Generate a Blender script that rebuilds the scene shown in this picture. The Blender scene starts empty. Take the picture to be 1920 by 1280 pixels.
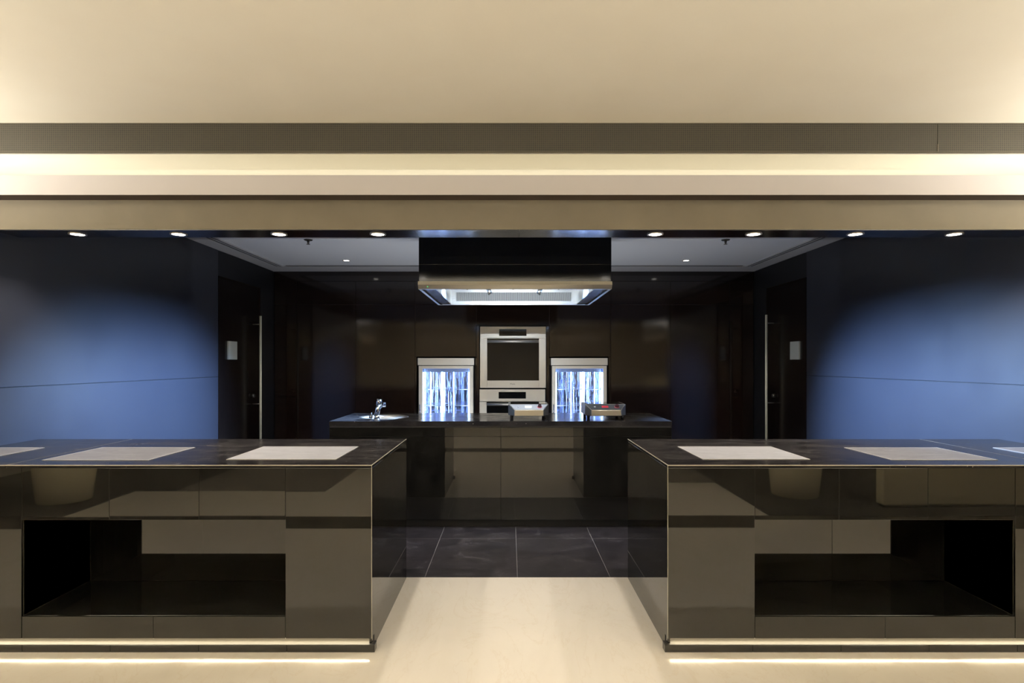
import bpy, bmesh, math, random
from mathutils import Vector, Matrix
random.seed(7)
sc = bpy.context.scene
COL = sc.collection

# ------------------------------------------------------------------ camera, world, exposure
F = 1084.0                      # focal length in pixels of the 1920 wide frame
EYE = 1.4
cam_d = bpy.data.cameras.new('camera')
cam_d.sensor_width = 36.0
cam_d.lens = F / 1920.0 * 36.0
cam_d.shift_x = 5.0 / 1920.0
cam_d.shift_y = 38.0 / 1920.0
cam_d.clip_start = 0.05
cam = bpy.data.objects.new('camera', cam_d)
cam.location = (0, 0, EYE)
cam.rotation_euler = (math.pi / 2, 0, 0)
COL.objects.link(cam)
sc.camera = cam

w = bpy.data.worlds.new('world'); sc.world = w; w.use_nodes = True
w.node_tree.nodes['Background'].inputs[0].default_value = (0.02, 0.02, 0.022, 1)
w.node_tree.nodes['Background'].inputs[1].default_value = 0.3

vs = sc.view_settings
vs.view_transform = 'Standard'; vs.look = 'None'; vs.gamma = 1.0; vs.use_curve_mapping = False
vs.exposure = 0.0
cy = sc.cycles
cy.use_denoising = True
cy.max_bounces = 10; cy.diffuse_bounces = 5; cy.glossy_bounces = 6; cy.transmission_bounces = 6
cy.sample_clamp_indirect = 6.0
cy.caustics_reflective = True; cy.caustics_refractive = False

# light levels (each belongs to a lamp built below, some lamps being added)
L_COVE = 0.58          # LED line inside the ceiling cove (W per metre)
L_SIDE = 132.0         # unseen uplights added to brighten the dining room ceiling
L_ROOM = 24.0         # unseen downlights added around the camera
L_SOFFIT = 50.0       # eight downlights over the counters
L_TRAY = 20.0          # two small downlights in the white ceiling
L_HOOD = 26.0          # hood light bar
E_COOL = 90.0         # emission of the cooler LED tubes and imitated streaks
L_WASH = 3300.0         # two lamps added in the hood cavity to wash the side walls
L_TOE = 28.0          # added fill light hidden behind the island
E_BASE = 55.0         # emission of the counter base LED tape

def at(px, py, Y):
    return Vector(((px - 955.0) * Y / F, Y, EYE - (py - 678.0) * Y / F))
def X_(px, Y): return (px - 955.0) * Y / F
def Z_(py, Y): return EYE - (py - 678.0) * Y / F

# ------------------------------------------------------------------ materials
M = {}
def mat(name, color, rough=0.5, metal=0.0, ior=1.5, spec=None, coat=0.0, coat_rough=0.03, emit=None, estr=0.0):
    m = bpy.data.materials.new(name); m.use_nodes = True
    b = m.node_tree.nodes['Principled BSDF']
    b.inputs['Base Color'].default_value = (*color, 1)
    b.inputs['Roughness'].default_value = rough
    b.inputs['Metallic'].default_value = metal
    b.inputs['IOR'].default_value = ior
    if coat: b.inputs['Coat Weight'].default_value = coat; b.inputs['Coat Roughness'].default_value = coat_rough
    if emit:
        b.inputs['Emission Color'].default_value = (*emit, 1)
        b.inputs['Emission Strength'].default_value = estr
    M[name] = m
    return m
def nt(m):
    return m.node_tree.nodes, m.node_tree.links, m.node_tree.nodes['Principled BSDF']
def coords(n, l, scale=(1, 1, 1), rot=(0, 0, 0)):
    tc = n.new('ShaderNodeTexCoord'); mp = n.new('ShaderNodeMapping')
    mp.inputs['Scale'].default_value = scale; mp.inputs['Rotation'].default_value = rot
    l.new(tc.outputs['Object'], mp.inputs['Vector'])
    return mp
def noise(n, l, vec, scale, detail=4, rough=0.55, dist=0.0):
    t = n.new('ShaderNodeTexNoise')
    t.inputs['Scale'].default_value = scale; t.inputs['Detail'].default_value = detail
    t.inputs['Roughness'].default_value = rough; t.inputs['Distortion'].default_value = dist
    l.new(vec.outputs[0], t.inputs['Vector'])
    return t
def ramp(n, l, src, stops):
    r = n.new('ShaderNodeValToRGB')
    e = r.color_ramp.elements
    while len(e) < len(stops): e.new(0.5)
    for i, (p, c) in enumerate(stops):
        e[i].position = p
        e[i].color = (*c, 1) if hasattr(c, '__len__') else (c, c, c, 1)
    l.new(src, r.inputs[0])
    return r
def bump(n, l, b, src, strength, dist=0.002):
    bp = n.new('ShaderNodeBump'); bp.inputs['Strength'].default_value = strength; bp.inputs['Distance'].default_value = dist
    l.new(src, bp.inputs['Height']); l.new(bp.outputs[0], b.inputs['Normal'])

# painted ceiling / fascia
m = mat('ceiling_paint', (0.80, 0.735, 0.60), 0.75)
n, l, b = nt(m); c = coords(n, l); t = noise(n, l, c, 1.3, 3)
r = ramp(n, l, t.outputs[0], [(0.3, (0.78, 0.725, 0.61)), (0.7, (0.82, 0.775, 0.665))]); l.new(r.outputs[0], b.inputs['Base Color'])
t2 = noise(n, l, c, 60, 3); bump(n, l, b, t2.outputs[0], 0.06)
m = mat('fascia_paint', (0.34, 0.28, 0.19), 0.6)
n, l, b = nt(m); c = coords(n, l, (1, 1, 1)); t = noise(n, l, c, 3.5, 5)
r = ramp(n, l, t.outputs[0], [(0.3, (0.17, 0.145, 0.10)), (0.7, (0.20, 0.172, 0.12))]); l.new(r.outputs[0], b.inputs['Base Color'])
mat('lip_paint', (0.63, 0.59, 0.575), 0.75)
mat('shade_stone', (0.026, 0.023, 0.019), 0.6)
mat('edge_line', (0.42, 0.385, 0.31), 0.4)  # pale colour standing for the highlight on the polished edges
mat('cove_paint', (0.80, 0.78, 0.70), 0.8)
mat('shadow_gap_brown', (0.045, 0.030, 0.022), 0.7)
m = mat('tray_paint', (0.74, 0.75, 0.78), 0.55)
mat('tray_edge_paint', (0.46, 0.455, 0.47), 0.6)
mat('slot_black', (0.015, 0.015, 0.02), 0.5)
# air grille: fine square mesh
m = mat('grille_mesh', (0.09, 0.075, 0.05), 0.6)
n, l, b = nt(m); c = coords(n, l)
br = n.new('ShaderNodeTexBrick'); br.offset = 0.0; br.squash = 1.0
br.inputs['Scale'].default_value = 1.0
br.inputs['Brick Width'].default_value = 0.011; br.inputs['Row Height'].default_value = 0.011
br.inputs['Mortar Size'].default_value = 0.0016
br.inputs['Color1'].default_value = (0.024, 0.021, 0.013, 1); br.inputs['Color2'].default_value = (0.030, 0.026, 0.016, 1)
br.inputs['Mortar'].default_value = (0.060, 0.053, 0.034, 1)
sx = n.new('ShaderNodeSeparateXYZ'); cx = n.new('ShaderNodeCombineXYZ')
l.new(c.outputs[0], sx.inputs[0]); l.new(sx.outputs[0], cx.inputs[0]); l.new(sx.outputs[2], cx.inputs[1])
l.new(cx.outputs[0], br.inputs['Vector']); l.new(br.outputs[0], b.inputs['Base Color'])
mat('grille_metal', (0.10, 0.085, 0.055), 0.5)

# side wall lacquer
def lacquer(name, col, rough):
    m = mat(name, col, rough, ior=1.6)
    n, l, b = nt(m); c = coords(n, l, (1, 1, 1)); t = noise(n, l, c, 2.2, 5)
    r = ramp(n, l, t.outputs[0], [(0.3, rough - 0.03), (0.7, rough + 0.04)]); l.new(r.outputs[0], b.inputs['Roughness'])
    return m
lacquer('side_lacquer', (0.022, 0.024, 0.034), 0.36)
lacquer('soffit_lacquer', (0.010, 0.008, 0.010), 0.20)
m = mat('door_veneer', (0.006, 0.004, 0.004), 0.22)
n, l, b = nt(m); c = coords(n, l, (30, 30, 1.5)); t = noise(n, l, c, 2.0, 5)
r = ramp(n, l, t.outputs[0], [(0.3, (0.004, 0.003, 0.003)), (0.7, (0.010, 0.006, 0.005))]); l.new(r.outputs[0], b.inputs['Base Color'])
m = mat('back_panel', (0.012, 0.007, 0.005), 0.09, ior=1.6)
n, l, b = nt(m); c = coords(n, l, (2, 30, 30)); t = noise(n, l, c, 1.6, 6)
r = ramp(n, l, t.outputs[0], [(0.3, (0.006, 0.004, 0.003)), (0.7, (0.018, 0.010, 0.007))]); l.new(r.outputs[0], b.inputs['Base Color'])
mat('panel_edge', (0.035, 0.025, 0.02), 0.4)

# polished black stone
m = mat('black_stone', (0.006, 0.0055, 0.005), 0.025, ior=1.64)
n, l, b = nt(m); c = coords(n, l); t = noise(n, l, c, 5, 6, 0.7)
r = ramp(n, l, t.outputs[0], [(0.35, (0.004, 0.0038, 0.0035)), (0.75, (0.013, 0.012, 0.010))]); l.new(r.outputs[0], b.inputs['Base Color'])
mat('grout', (0.13, 0.115, 0.085), 0.6)
# dusty worktop stone
m = mat('worktop_stone', (0.02, 0.018, 0.018), 0.12, ior=1.09)
n, l, b = nt(m); c = coords(n, l, (1, 2.2, 1)); t = noise(n, l, c, 3.5, 8, 0.75, 0.6)
r = ramp(n, l, t.outputs[0], [(0.42, (0.012, 0.011, 0.012)), (0.62, (0.028, 0.025, 0.024)), (0.8, (0.10, 0.092, 0.085))]); l.new(r.outputs[0], b.inputs['Base Color'])
r2 = ramp(n, l, t.outputs[0], [(0.4, 0.10), (0.7, 0.30)]); l.new(r2.outputs[0], b.inputs['Roughness'])
sp = noise(n, l, c, 55, 2); r3 = ramp(n, l, sp.outputs[0], [(0.745, 0.0), (0.76, 1.0)])
mx = n.new('ShaderNodeMix'); mx.data_type = 'RGBA'
l.new(r3.outputs[0], mx.inputs[0]); l.new(r.outputs[0], mx.inputs[6]); mx.inputs[7].default_value = (0.45, 0.42, 0.38, 1)
l.new(mx.outputs[2], b.inputs['Base Color'])
# kitchen slate floor
m = mat('slate_floor', (0.02, 0.02, 0.022), 0.38, ior=1.5)
n, l, b = nt(m); c = coords(n, l); t = noise(n, l, c, 4.5, 9, 0.78, 0.9)
r = ramp(n, l, t.outputs[0], [(0.38, (0.010, 0.009, 0.011)), (0.56, (0.026, 0.023, 0.027)), (0.74, (0.13, 0.12, 0.13))]); l.new(r.outputs[0], b.inputs['Base Color'])
sp = noise(n, l, c, 42, 2); r3 = ramp(n, l, sp.outputs[0], [(0.76, 0.0), (0.78, 1.0)])
mx = n.new('ShaderNodeMix'); mx.data_type = 'RGBA'
l.new(r3.outputs[0], mx.inputs[0]); l.new(r.outputs[0], mx.inputs[6]); mx.inputs[7].default_value = (0.4, 0.38, 0.38, 1)
l.new(mx.outputs[2], b.inputs['Base Color'])
t2 = noise(n, l, c, 25, 6); bump(n, l, b, t2.outputs[0], 0.12)
mat('slate_grout', (0.20, 0.19, 0.19), 0.7)
# cream marble floor
m = mat('cream_marble', (0.78, 0.70, 0.57), 0.12, ior=1.5)
n, l, b = nt(m); c = coords(n, l, (1, 0.35, 1)); t = noise(n, l, c, 1.6, 9, 0.62, 1.2)
r = ramp(n, l, t.outputs[0], [(0.25, (0.70, 0.635, 0.53)), (0.5, (0.76, 0.70, 0.60)), (0.75, (0.73, 0.665, 0.555))])
c2 = coords(n, l, (1.0, 0.45, 1), (0, 0, 0.5)); wv = noise(n, l, c2, 2.4, 8, 0.6, 2.5)
rv = ramp(n, l, wv.outputs[0], [(0.485, 0.0), (0.5, 0.28), (0.515, 0.0)])
mx = n.new('ShaderNodeMix'); mx.data_type = 'RGBA'
l.new(rv.outputs[0], mx.inputs[0]); l.new(r.outputs[0], mx.inputs[6]); mx.inputs[7].default_value = (0.66, 0.56, 0.42, 1)
l.new(mx.outputs[2], b.inputs['Base Color'])
t3 = noise(n, l, c, 6, 4); r4 = ramp(n, l, t3.outputs[0], [(0.3, 0.08), (0.7, 0.18)]); l.new(r4.outputs[0], b.inputs['Roughness'])
mat('dark_stripe_stone', (0.030, 0.025, 0.020), 0.2)
mat('brown_carpet', (0.17, 0.15, 0.12), 0.95)
mat('dark_carpet', (0.025, 0.021, 0.016), 0.95)
mat('cream_wall', (0.60, 0.54, 0.43), 0.8)
# steels
def steel(name, col, rough, stretch):
    m = mat(name, col, rough, metal=1.0)
    n, l, b = nt(m); c = coords(n, l, stretch); t = noise(n, l, c, 40, 3)
    r = ramp(n, l, t.outputs[0], [(0.2, rough - 0.06), (0.8, rough + 0.07)]); l.new(r.outputs[0], b.inputs['Roughness'])
    return m
steel('brushed_steel', (0.66, 0.62, 0.54), 0.34, (0.2, 8, 8))
steel('pale_steel', (0.82, 0.79, 0.72), 0.42, (0.2, 8, 8))
mat('pale_rim', (0.86, 0.80, 0.62), 0.5, metal=0.0)  # steel coloured pale for the light it catches
mat('filter_bar', (0.78, 0.82, 0.84), 0.4, metal=0.3)
mat('filter_slot', (0.16, 0.18, 0.19), 0.5)
steel('chrome', (0.85, 0.85, 0.86), 0.08, (1, 1, 1))
steel('hood_steel', (0.78, 0.80, 0.80), 0.30, (0.2, 8, 8))
# hob surface
m = mat('frosted_plate', (0.36, 0.35, 0.345), 0.33, metal=0.45, ior=1.5)
n, l, b = nt(m); c = coords(n, l, (1, 3, 1)); t = noise(n, l, c, 7, 7, 0.7, 0.8)
r = ramp(n, l, t.outputs[0], [(0.3, (0.40, 0.39, 0.40)), (0.7, (0.56, 0.55, 0.56))]); l.new(r.outputs[0], b.inputs['Base Color'])
m = mat('dull_plate', (0.3, 0.29, 0.28), 0.42, metal=0.2)
n, l, b = nt(m); c = coords(n, l, (1, 3, 1)); t = noise(n, l, c, 6, 8, 0.75, 1.0)
r = ramp(n, l, t.outputs[0], [(0.32, (0.09, 0.084, 0.082)), (0.68, (0.21, 0.20, 0.195))]); l.new(r.outputs[0], b.inputs['Base Color'])
mat('plate_edge', (0.75, 0.72, 0.68), 0.3, metal=0.6)
mat('black_glass', (0.006, 0.006, 0.006), 0.03, ior=1.42)
mat('black_plastic', (0.015, 0.015, 0.016), 0.35)
mat('dark_gap', (0.006, 0.006, 0.008), 0.5)
mat('hood_black', (0.003, 0.003, 0.003), 0.12, ior=1.4)
mat('hood_side_glass', (0.02, 0.028, 0.05), 0.18, ior=1.6)
mat('panel_grey', (0.50, 0.51, 0.54), 0.35, metal=0.3)
mat('panel_dark', (0.07, 0.075, 0.08), 0.3, metal=0.3)
mat('display_white', (0.8, 0.85, 0.9), 0.3, emit=(0.9, 0.95, 1.0), estr=1.6)
mat('display_red', (0.1, 0.01, 0.01), 0.3, emit=(1.0, 0.03, 0.08), estr=0.5)
mat('knob_dark', (0.05, 0.012, 0.018), 0.25)
mat('knob_ring', (0.45, 0.08, 0.12), 0.3)
mat('green_dot', (0.05, 0.3, 0.1), 0.3, emit=(0.1, 0.6, 0.2), estr=0.6)
mat('lamp_trim', (0.55, 0.50, 0.44), 0.35, metal=0.8)
mat('lamp_lens', (1, 1, 1), 0.3, emit=(1.0, 0.93, 0.84), estr=35.0)
mat('tray_lens', (1, 1, 1), 0.3, emit=(1.0, 0.93, 0.84), estr=9.0)
mat('base_led', (1, 1, 1), 0.3, emit=(1.0, 0.86, 0.58), estr=E_BASE)
mat('cove_led', (1, 1, 1), 0.3, emit=(1.0, 0.86, 0.56), estr=5.0)
mat('cooler_led', (1, 1, 1), 0.3, emit=(0.50, 0.70, 1.0), estr=E_COOL)
mat('hood_led', (1, 1, 1), 0.3, emit=(0.86, 0.93, 1.0), estr=5.0)
m = mat('cooler_liner', (0.50, 0.56, 0.80), 0.16, metal=1.0)
n, l, b = nt(m); c = coords(n, l, (1, 1, 0.06)); t = noise(n, l, c, 13, 3)
t2 = noise(n, l, coords(n, l, (1, 1, 0.8)), 9, 3)
bump(n, l, b, t.outputs[0], 1.0, 0.035)
mat('cooler_vent', (0.55, 0.65, 0.85), 0.3, metal=0.6)
m = mat('clear_glass', (0.95, 0.97, 1.0), 0.0)
n, l, b = nt(m); b.inputs['Transmission Weight'].default_value = 1.0; b.inputs['IOR'].default_value = 1.05
m = mat('shelf_glass', (0.75, 0.85, 1.0), 0.05)
n, l, b = nt(m); b.inputs['Transmission Weight'].default_value = 0.8; b.inputs['IOR'].default_value = 1.3
mat('planter_cream', (0.78, 0.69, 0.46), 0.6)
mat('foliage', (0.03, 0.06, 0.02), 0.6)
mat('plate_grey', (0.46, 0.47, 0.42), 0.5)
mat('bronze', (0.12, 0.11, 0.10), 0.4, metal=0.8)
mat('logo_grey', (0.12, 0.11, 0.10), 0.4)
mat('rust_smudge', (0.10, 0.09, 0.07), 0.8)

# ------------------------------------------------------------------ mesh builder
ORIG = {}
class MB:
    def __init__(s): s.v = []; s.f = []; s.sm = []
    def quadbox(s, pts):
        o = len(s.v); s.v += [Vector(p) for p in pts]
        for q in ((0,3,2,1),(4,5,6,7),(0,1,5,4),(1,2,6,5),(2,3,7,6),(3,0,4,7)):
            s.f.append(tuple(o+i for i in q)); s.sm.append(False)
        return s
    def box(s, x0, x1, y0, y1, z0, z1, rot=None):
        x0, x1 = sorted((x0, x1)); y0, y1 = sorted((y0, y1)); z0, z1 = sorted((z0, z1))
        pts = [Vector(p) for p in ((x0,y0,z0),(x1,y0,z0),(x1,y1,z0),(x0,y1,z0),(x0,y0,z1),(x1,y0,z1),(x1,y1,z1),(x0,y1,z1))]
        if rot:
            cc = sum(pts, Vector()) / 8; pts = [cc + rot @ (p - cc) for p in pts]
        return s.quadbox(pts)
    def tube(s, p0, p1, r0, r1=None, n=24, caps=True):
        r1 = r0 if r1 is None else r1
        p0 = Vector(p0); p1 = Vector(p1); d = (p1 - p0).normalized()
        a = d.orthogonal().normalized(); bb = d.cross(a); o = len(s.v)
        for p, r in ((p0, r0), (p1, r1)):
            for i in range(n):
                t = 2*math.pi*i/n; s.v.append(p + r*(math.cos(t)*a + math.sin(t)*bb))
        for i in range(n):
            j = (i+1) % n; s.f.append((o+i, o+j, o+n+j, o+n+i)); s.sm.append(True)
        if caps:
            s.f.append(tuple(o+i for i in reversed(range(n)))); s.sm.append(False)
            s.f.append(tuple(o+n+i for i in range(n))); s.sm.append(False)
        return s
    def lathe(s, c, prof, n=40):
        o = len(s.v); k = len(prof)
        for i in range(n):
            t = 2*math.pi*i/n
            for r, z in prof: s.v.append(Vector((c[0]+r*math.cos(t), c[1]+r*math.sin(t), c[2]+z)))
        for i in range(n):
            j = (i+1) % n
            for q in range(k-1):
                s.f.append((o+i*k+q, o+j*k+q, o+j*k+q+1, o+i*k+q+1)); s.sm.append(True)
        return s
    def prism(s, poly, z0, z1):         # poly of (x, y), counter-clockwise
        o = len(s.v); n = len(poly)
        s.v += [Vector((x, y, z0)) for x, y in poly] + [Vector((x, y, z1)) for x, y in poly]
        s.f.append(tuple(o+i for i in reversed(range(n)))); s.sm.append(False)
        s.f.append(tuple(o+n+i for i in range(n))); s.sm.append(False)
        for i in range(n):
            j = (i+1) % n; s.f.append((o+i, o+j, o+n+j, o+n+i)); s.sm.append(False)
        return s
    def xprism(s, poly, x0, x1):        # poly of (y, z) extruded along x
        o = len(s.v); n = len(poly)
        s.v += [Vector((x0, y, z)) for y, z in poly] + [Vector((x1, y, z)) for y, z in poly]
        s.f.append(tuple(o+i for i in range(n))); s.sm.append(False)
        s.f.append(tuple(o+n+i for i in reversed(range(n)))); s.sm.append(False)
        for i in range(n):
            j = (i+1) % n; s.f.append((o+j, o+i, o+n+i, o+n+j)); s.sm.append(False)
        return s
    def build(s, name, material, parent=None, bevel=0.0, label=None, segs=2):
        off = ORIG.get(parent.name, Vector()) if parent else Vector()
        me = bpy.data.meshes.new(name)
        me.from_pydata([tuple(v - off) for v in s.v], [], s.f)
        me.polygons.foreach_set('use_smooth', s.sm)
        me.validate(); me.update()
        bm = bmesh.new(); bm.from_mesh(me); bmesh.ops.recalc_face_normals(bm, faces=bm.faces); bm.to_mesh(me); bm.free()
        me.materials.append(M[material])
        ob = bpy.data.objects.new(name, me); COL.objects.link(ob)
        if parent: ob.parent = parent
        ORIG[ob.name] = off
        if bevel:
            bv = ob.modifiers.new('bevel', 'BEVEL'); bv.width = bevel; bv.segments = segs; bv.limit_method = 'ANGLE'; bv.angle_limit = math.radians(40)
        if label: ob['label'] = label
        return ob
def B(*a, **k): return MB().box(*a, **k)

def tag(o, label, cat, group=None, kind=None):
    o['label'] = label; o['category'] = cat
    if group: o['group'] = group
    if kind: o['kind'] = kind
    return o
def thing(name, loc, label, cat, group=None):
    e = bpy.data.objects.new(name, None); e.empty_display_size = 0.1
    e.location = loc; COL.objects.link(e); ORIG[e.name] = Vector(loc)
    return tag(e, label, cat, group)
def struct(o):
    o['kind'] = 'structure'; return o
def dup(root, loc, label, group=None):
    r = root.copy(); COL.objects.link(r); r.location = loc; r['label'] = label
    if group: r['group'] = group
    for ch in list(root.children):
        q = ch.copy(); COL.objects.link(q); q.parent = r
        for g in ch.children:
            d = g.copy(); COL.objects.link(d); d.parent = q
    return r
def light(name, kind, loc, power, color, parent=None, target=None, **kw):
    ld = bpy.data.lights.new(name, kind); ld.energy = power; ld.color = color
    for k, v in kw.items(): setattr(ld, k, v)
    o = bpy.data.objects.new(name, ld); COL.objects.link(o)
    off = ORIG.get(parent.name, Vector()) if parent else Vector()
    o.location = Vector(loc) - off
    if target is not None:
        o.rotation_euler = (Vector(target) - Vector(loc)).to_track_quat('-Z', 'Y').to_euler()
    if parent: o.parent = parent
    return o

# ------------------------------------------------------------------ key planes
YC0, YC1 = 2.80, 3.744          # front counters
YI0, YI1 = 4.86, 5.646          # island
YB = 7.50                       # back wall
WL, WR = -3.05, 3.17            # kitchen side walls
YL0, YL1 = 3.40, 3.60           # header beam over the counters
ZS = Z_(430, YL0)               # its underside
ZT = 2.57                       # white kitchen ceiling
ZC = Z_(231, 3.05)              # dining room ceiling
RX, RY = 6.2, -4.2              # dining room extents

# ------------------------------------------------------------------ floors
struct(B(-RX, RX, RY, YC1 + 0.012, -0.10, 0).build('floor', 'cream_marble'))
gr = MB().box(WL - 0.1, WR + 0.1, YC1 + 0.012, YB + 1.0, -0.10, -0.0015)
kf = struct(gr.build('floor', 'slate_grout'))
sl = MB()
xs = [-0.55 + 0.603 * k for k in range(-6, 9)]; ys = [YC1 + 0.013, 4.585, 5.425, 6.265, 7.105, 7.945]
for i in range(len(xs) - 1):
    for j in range(len(ys) - 1):
        x0, x1 = max(xs[i], WL), min(xs[i+1], WR)
        if x1 - x0 > 0.05: sl.box(x0 + 0.0018, x1 - 0.0018, ys[j] + 0.0018, ys[j+1] - 0.0018, -0.02, 0.0)
sl.build('floor_tiles', 'slate_floor', kf, bevel=0.0008, segs=1)
struct(B(-RX, RX, 0.36, 0.74, -0.02, 0.0012).build('trim_1', 'dark_stripe_stone'))
struct(MB().box(-RX, -4.05, -0.65, 0.36, -0.02, 0.006).box(-RX, -3.6, -3.4, -0.65, -0.02, 0.006).build('trim_2', 'dark_carpet'))
struct(B(-3.6, -2.0, -3.4, -0.65, -0.02, 0.006).build('trim_10', 'brown_carpet'))
struct(B(1.5, 2.35, -3.4, -1.05, -0.02, 0.006).build('trim_11', 'brown_carpet'))
struct(B(2.35, RX, -3.4, 0.36, -0.02, 0.006).build('trim_3', 'dark_carpet'))

# ------------------------------------------------------------------ walls
# dining room shell behind and beside the camera
struct(B(-RX, RX, RY - 0.15, RY, 0, ZC).build('wall_front', 'cream_wall'))
struct(B(-RX - 0.15, -RX, RY, YL0, 0, ZC).build('wall_west', 'cream_wall'))
struct(B(RX, RX + 0.15, RY, YL0, 0, ZC).build('wall_east', 'cream_wall'))
struct(B(-RX, RX, RY, RY + 0.015, 0, 0.14).build('baseboard_front', 'dark_stripe_stone'))
# kitchen side walls: lacquer panels with one level seam and a doorway at the far end
def side_wall(name, x, sgn, yd0, yd1, zseam):
    a, bq = (x, x + sgn * 0.15)
    o = struct(MB().box(a + sgn*0.006, bq, YL0, YL1, 0, 2.35).box(a + sgn*0.006, bq, YL1, yd0, 0, ZT).box(a + sgn*0.006, bq, yd1, YB + 0.9, 0, ZT).box(a + sgn*0.006, bq, yd0, yd1, 2.30, ZT).build(name, 'dark_gap'))
    MB().box(a, a + sgn*0.006, YL0, yd0 - 0.004, 0, zseam - 0.0025).xprism([(YL0, zseam + 0.0025), (yd0 - 0.004, zseam + 0.0025), (yd0 - 0.004, ZT), (YL1, ZT), (YL1, 2.35), (YL0, 2.35)], a, a + sgn*0.006).build('wall_panel', 'side_lacquer', o, bevel=0.0015)
    return o
wl = side_wall('wall_left', WL, -1, 6.06, 7.08, 1.243)
wr = side_wall('wall_right', WR, 1, 6.17, 7.12, 1.255)
# fascia walls that carry on beside the kitchen opening, in line with the beam
struct(B(-RX, WL - 0.15, YL0 + 0.004, YL0 + 0.15, 0, 2.36).build('wall_left_return', 'cream_wall'))
struct(B(WR + 0.15, RX, YL0 + 0.004, YL0 + 0.15, 0, 2.36).build('wall_right_return', 'cream_wall'))
# back wall: dark panels in a grid with openings for the appliances
wb = struct(B(WL - 0.1, WR + 0.1, YB + 0.86, YB + 0.95, 0, ZT).build('wall_back', 'dark_gap'))
cols = [441, 556, 667, 778, 893, 1030, 1145, 1257, 1368, 1480]
pn = MB(); eg = MB()
def panel(px0, px1, z0, z1):
    x0 = max(X_(px0, YB), WL); x1 = min(X_(px1, YB), WR)
    pn.box(x0 + 0.002, x1 - 0.002, YB, YB + 0.02, z0 + 0.002, z1 - 0.002)
zt = [ZT, Z_(527, YB), Z_(571, YB)]
pn.box(WL, WR, YB - 0.004, YB + 0.02, zt[1], ZT)
OPEN_C = (Z_(670.5, YB) + 0.012)
for i in range(len(cols) - 1):
    a, c_ = cols[i], cols[i+1]
    panel(a, c_, zt[2], zt[1])
    if (a, c_) == (893, 1030):
        panel(a, c_, Z_(611, YB), zt[2]); panel(893, 899.0, 0, Z_(611, YB)); panel(1024, 1030, 0, Z_(611, YB)); panel(899, 1024, 0, 0.55)
    elif (a, c_) == (778, 893):
        panel(a, c_, OPEN_C, zt[2])
        panel(a, 781.5, 0, OPEN_C); panel(890.5, c_, 0, OPEN_C)
    elif (a, c_) == (1030, 1145):
        panel(a, c_, OPEN_C, zt[2])
        panel(1030, 1031.5, 0, OPEN_C); panel(1140.5, c_, 0, OPEN_C)
    else:
        panel(a, c_, 0, zt[2])
pn.build('wall_panels', 'back_panel', wb, bevel=0.0015)
sea = MB().box(WL, X_(781, YB), YB + 0.012, YB + 0.03, 0, ZT).box(X_(1141, YB), WR, YB + 0.012, YB + 0.03, 0, ZT).box(X_(778, YB), X_(1145, YB), YB + 0.012, YB + 0.03, Z_(608, YB), ZT)
sea.build('panel_backing', 'panel_edge', wb)

# ------------------------------------------------------------------ ceilings
struct(B(-RX - 0.15, RX + 0.15, RY - 0.15, 3.06, ZC, ZC + 0.1).build('ceiling', 'ceiling_paint'))
# cove: closed top, back fascia, lip shelf
struct(B(-RX, RX, 3.06, 3.62, ZC + 0.10, ZC + 0.14).build('ceiling', 'cove_paint'))
struct(B(-RX, RX, 3.50, 3.56, 2.30, ZC + 0.10).build('trim_4', 'cove_paint'))
struct(B(-RX, RX, 3.301, 3.50, 2.350, 2.366).build('trim_12', 'shadow_gap_brown'))  # dark sheet under the lip, coloured for the shade there
lip = struct(MB().box(-RX, RX, 3.315, 3.50, 2.366, 2.368).box(-RX, RX, 3.30, 3.315, 2.3525, Z_(328, 3.30)).build('trim_5', 'lip_paint', bevel=0.001))
led = MB(); led.box(-RX + 0.1, RX - 0.1, 3.328, 3.342, 2.369, 2.376)
cv = led.build('cove_led_tape', 'cove_led')
tag(cv, 'warm LED tape hidden behind the lip of the long ceiling cove', 'LED strip')
for k in range(6):
    x = -5.1 + 2.04 * k
    light('cove_glow', 'AREA', (x, 3.338, 2.385), L_COVE * 2.04, (1.0, 0.93, 0.74), cv, target=(x, 3.40, 2.75), shape='RECTANGLE', size=2.04, size_y=0.03)
# header beam over the counters: cream face, dark lacquered underside
struct(B(-RX, RX, YL0, YL0 + 0.03, ZS, 2.352).build('trim_6', 'fascia_paint'))
sm = MB()
xx = WL
for k in range(10):
    x2 = WL + (WR - WL) * (k + 1) / 10
    sm.box(xx + 0.0008, x2 - 0.0008, YL0 + 0.002, YL1, ZS - 0.004, ZS + 0.02); xx = x2
sf = struct(sm.build('trim_7', 'soffit_lacquer'))
struct(MB().box(WL, WR, YL1 - 0.02, YL1, ZS + 0.02, ZT).box(WL, WR, 3.56, YL1 - 0.02, ZT, ZT + 0.03).build('trim_8', 'tray_paint'))
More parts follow.
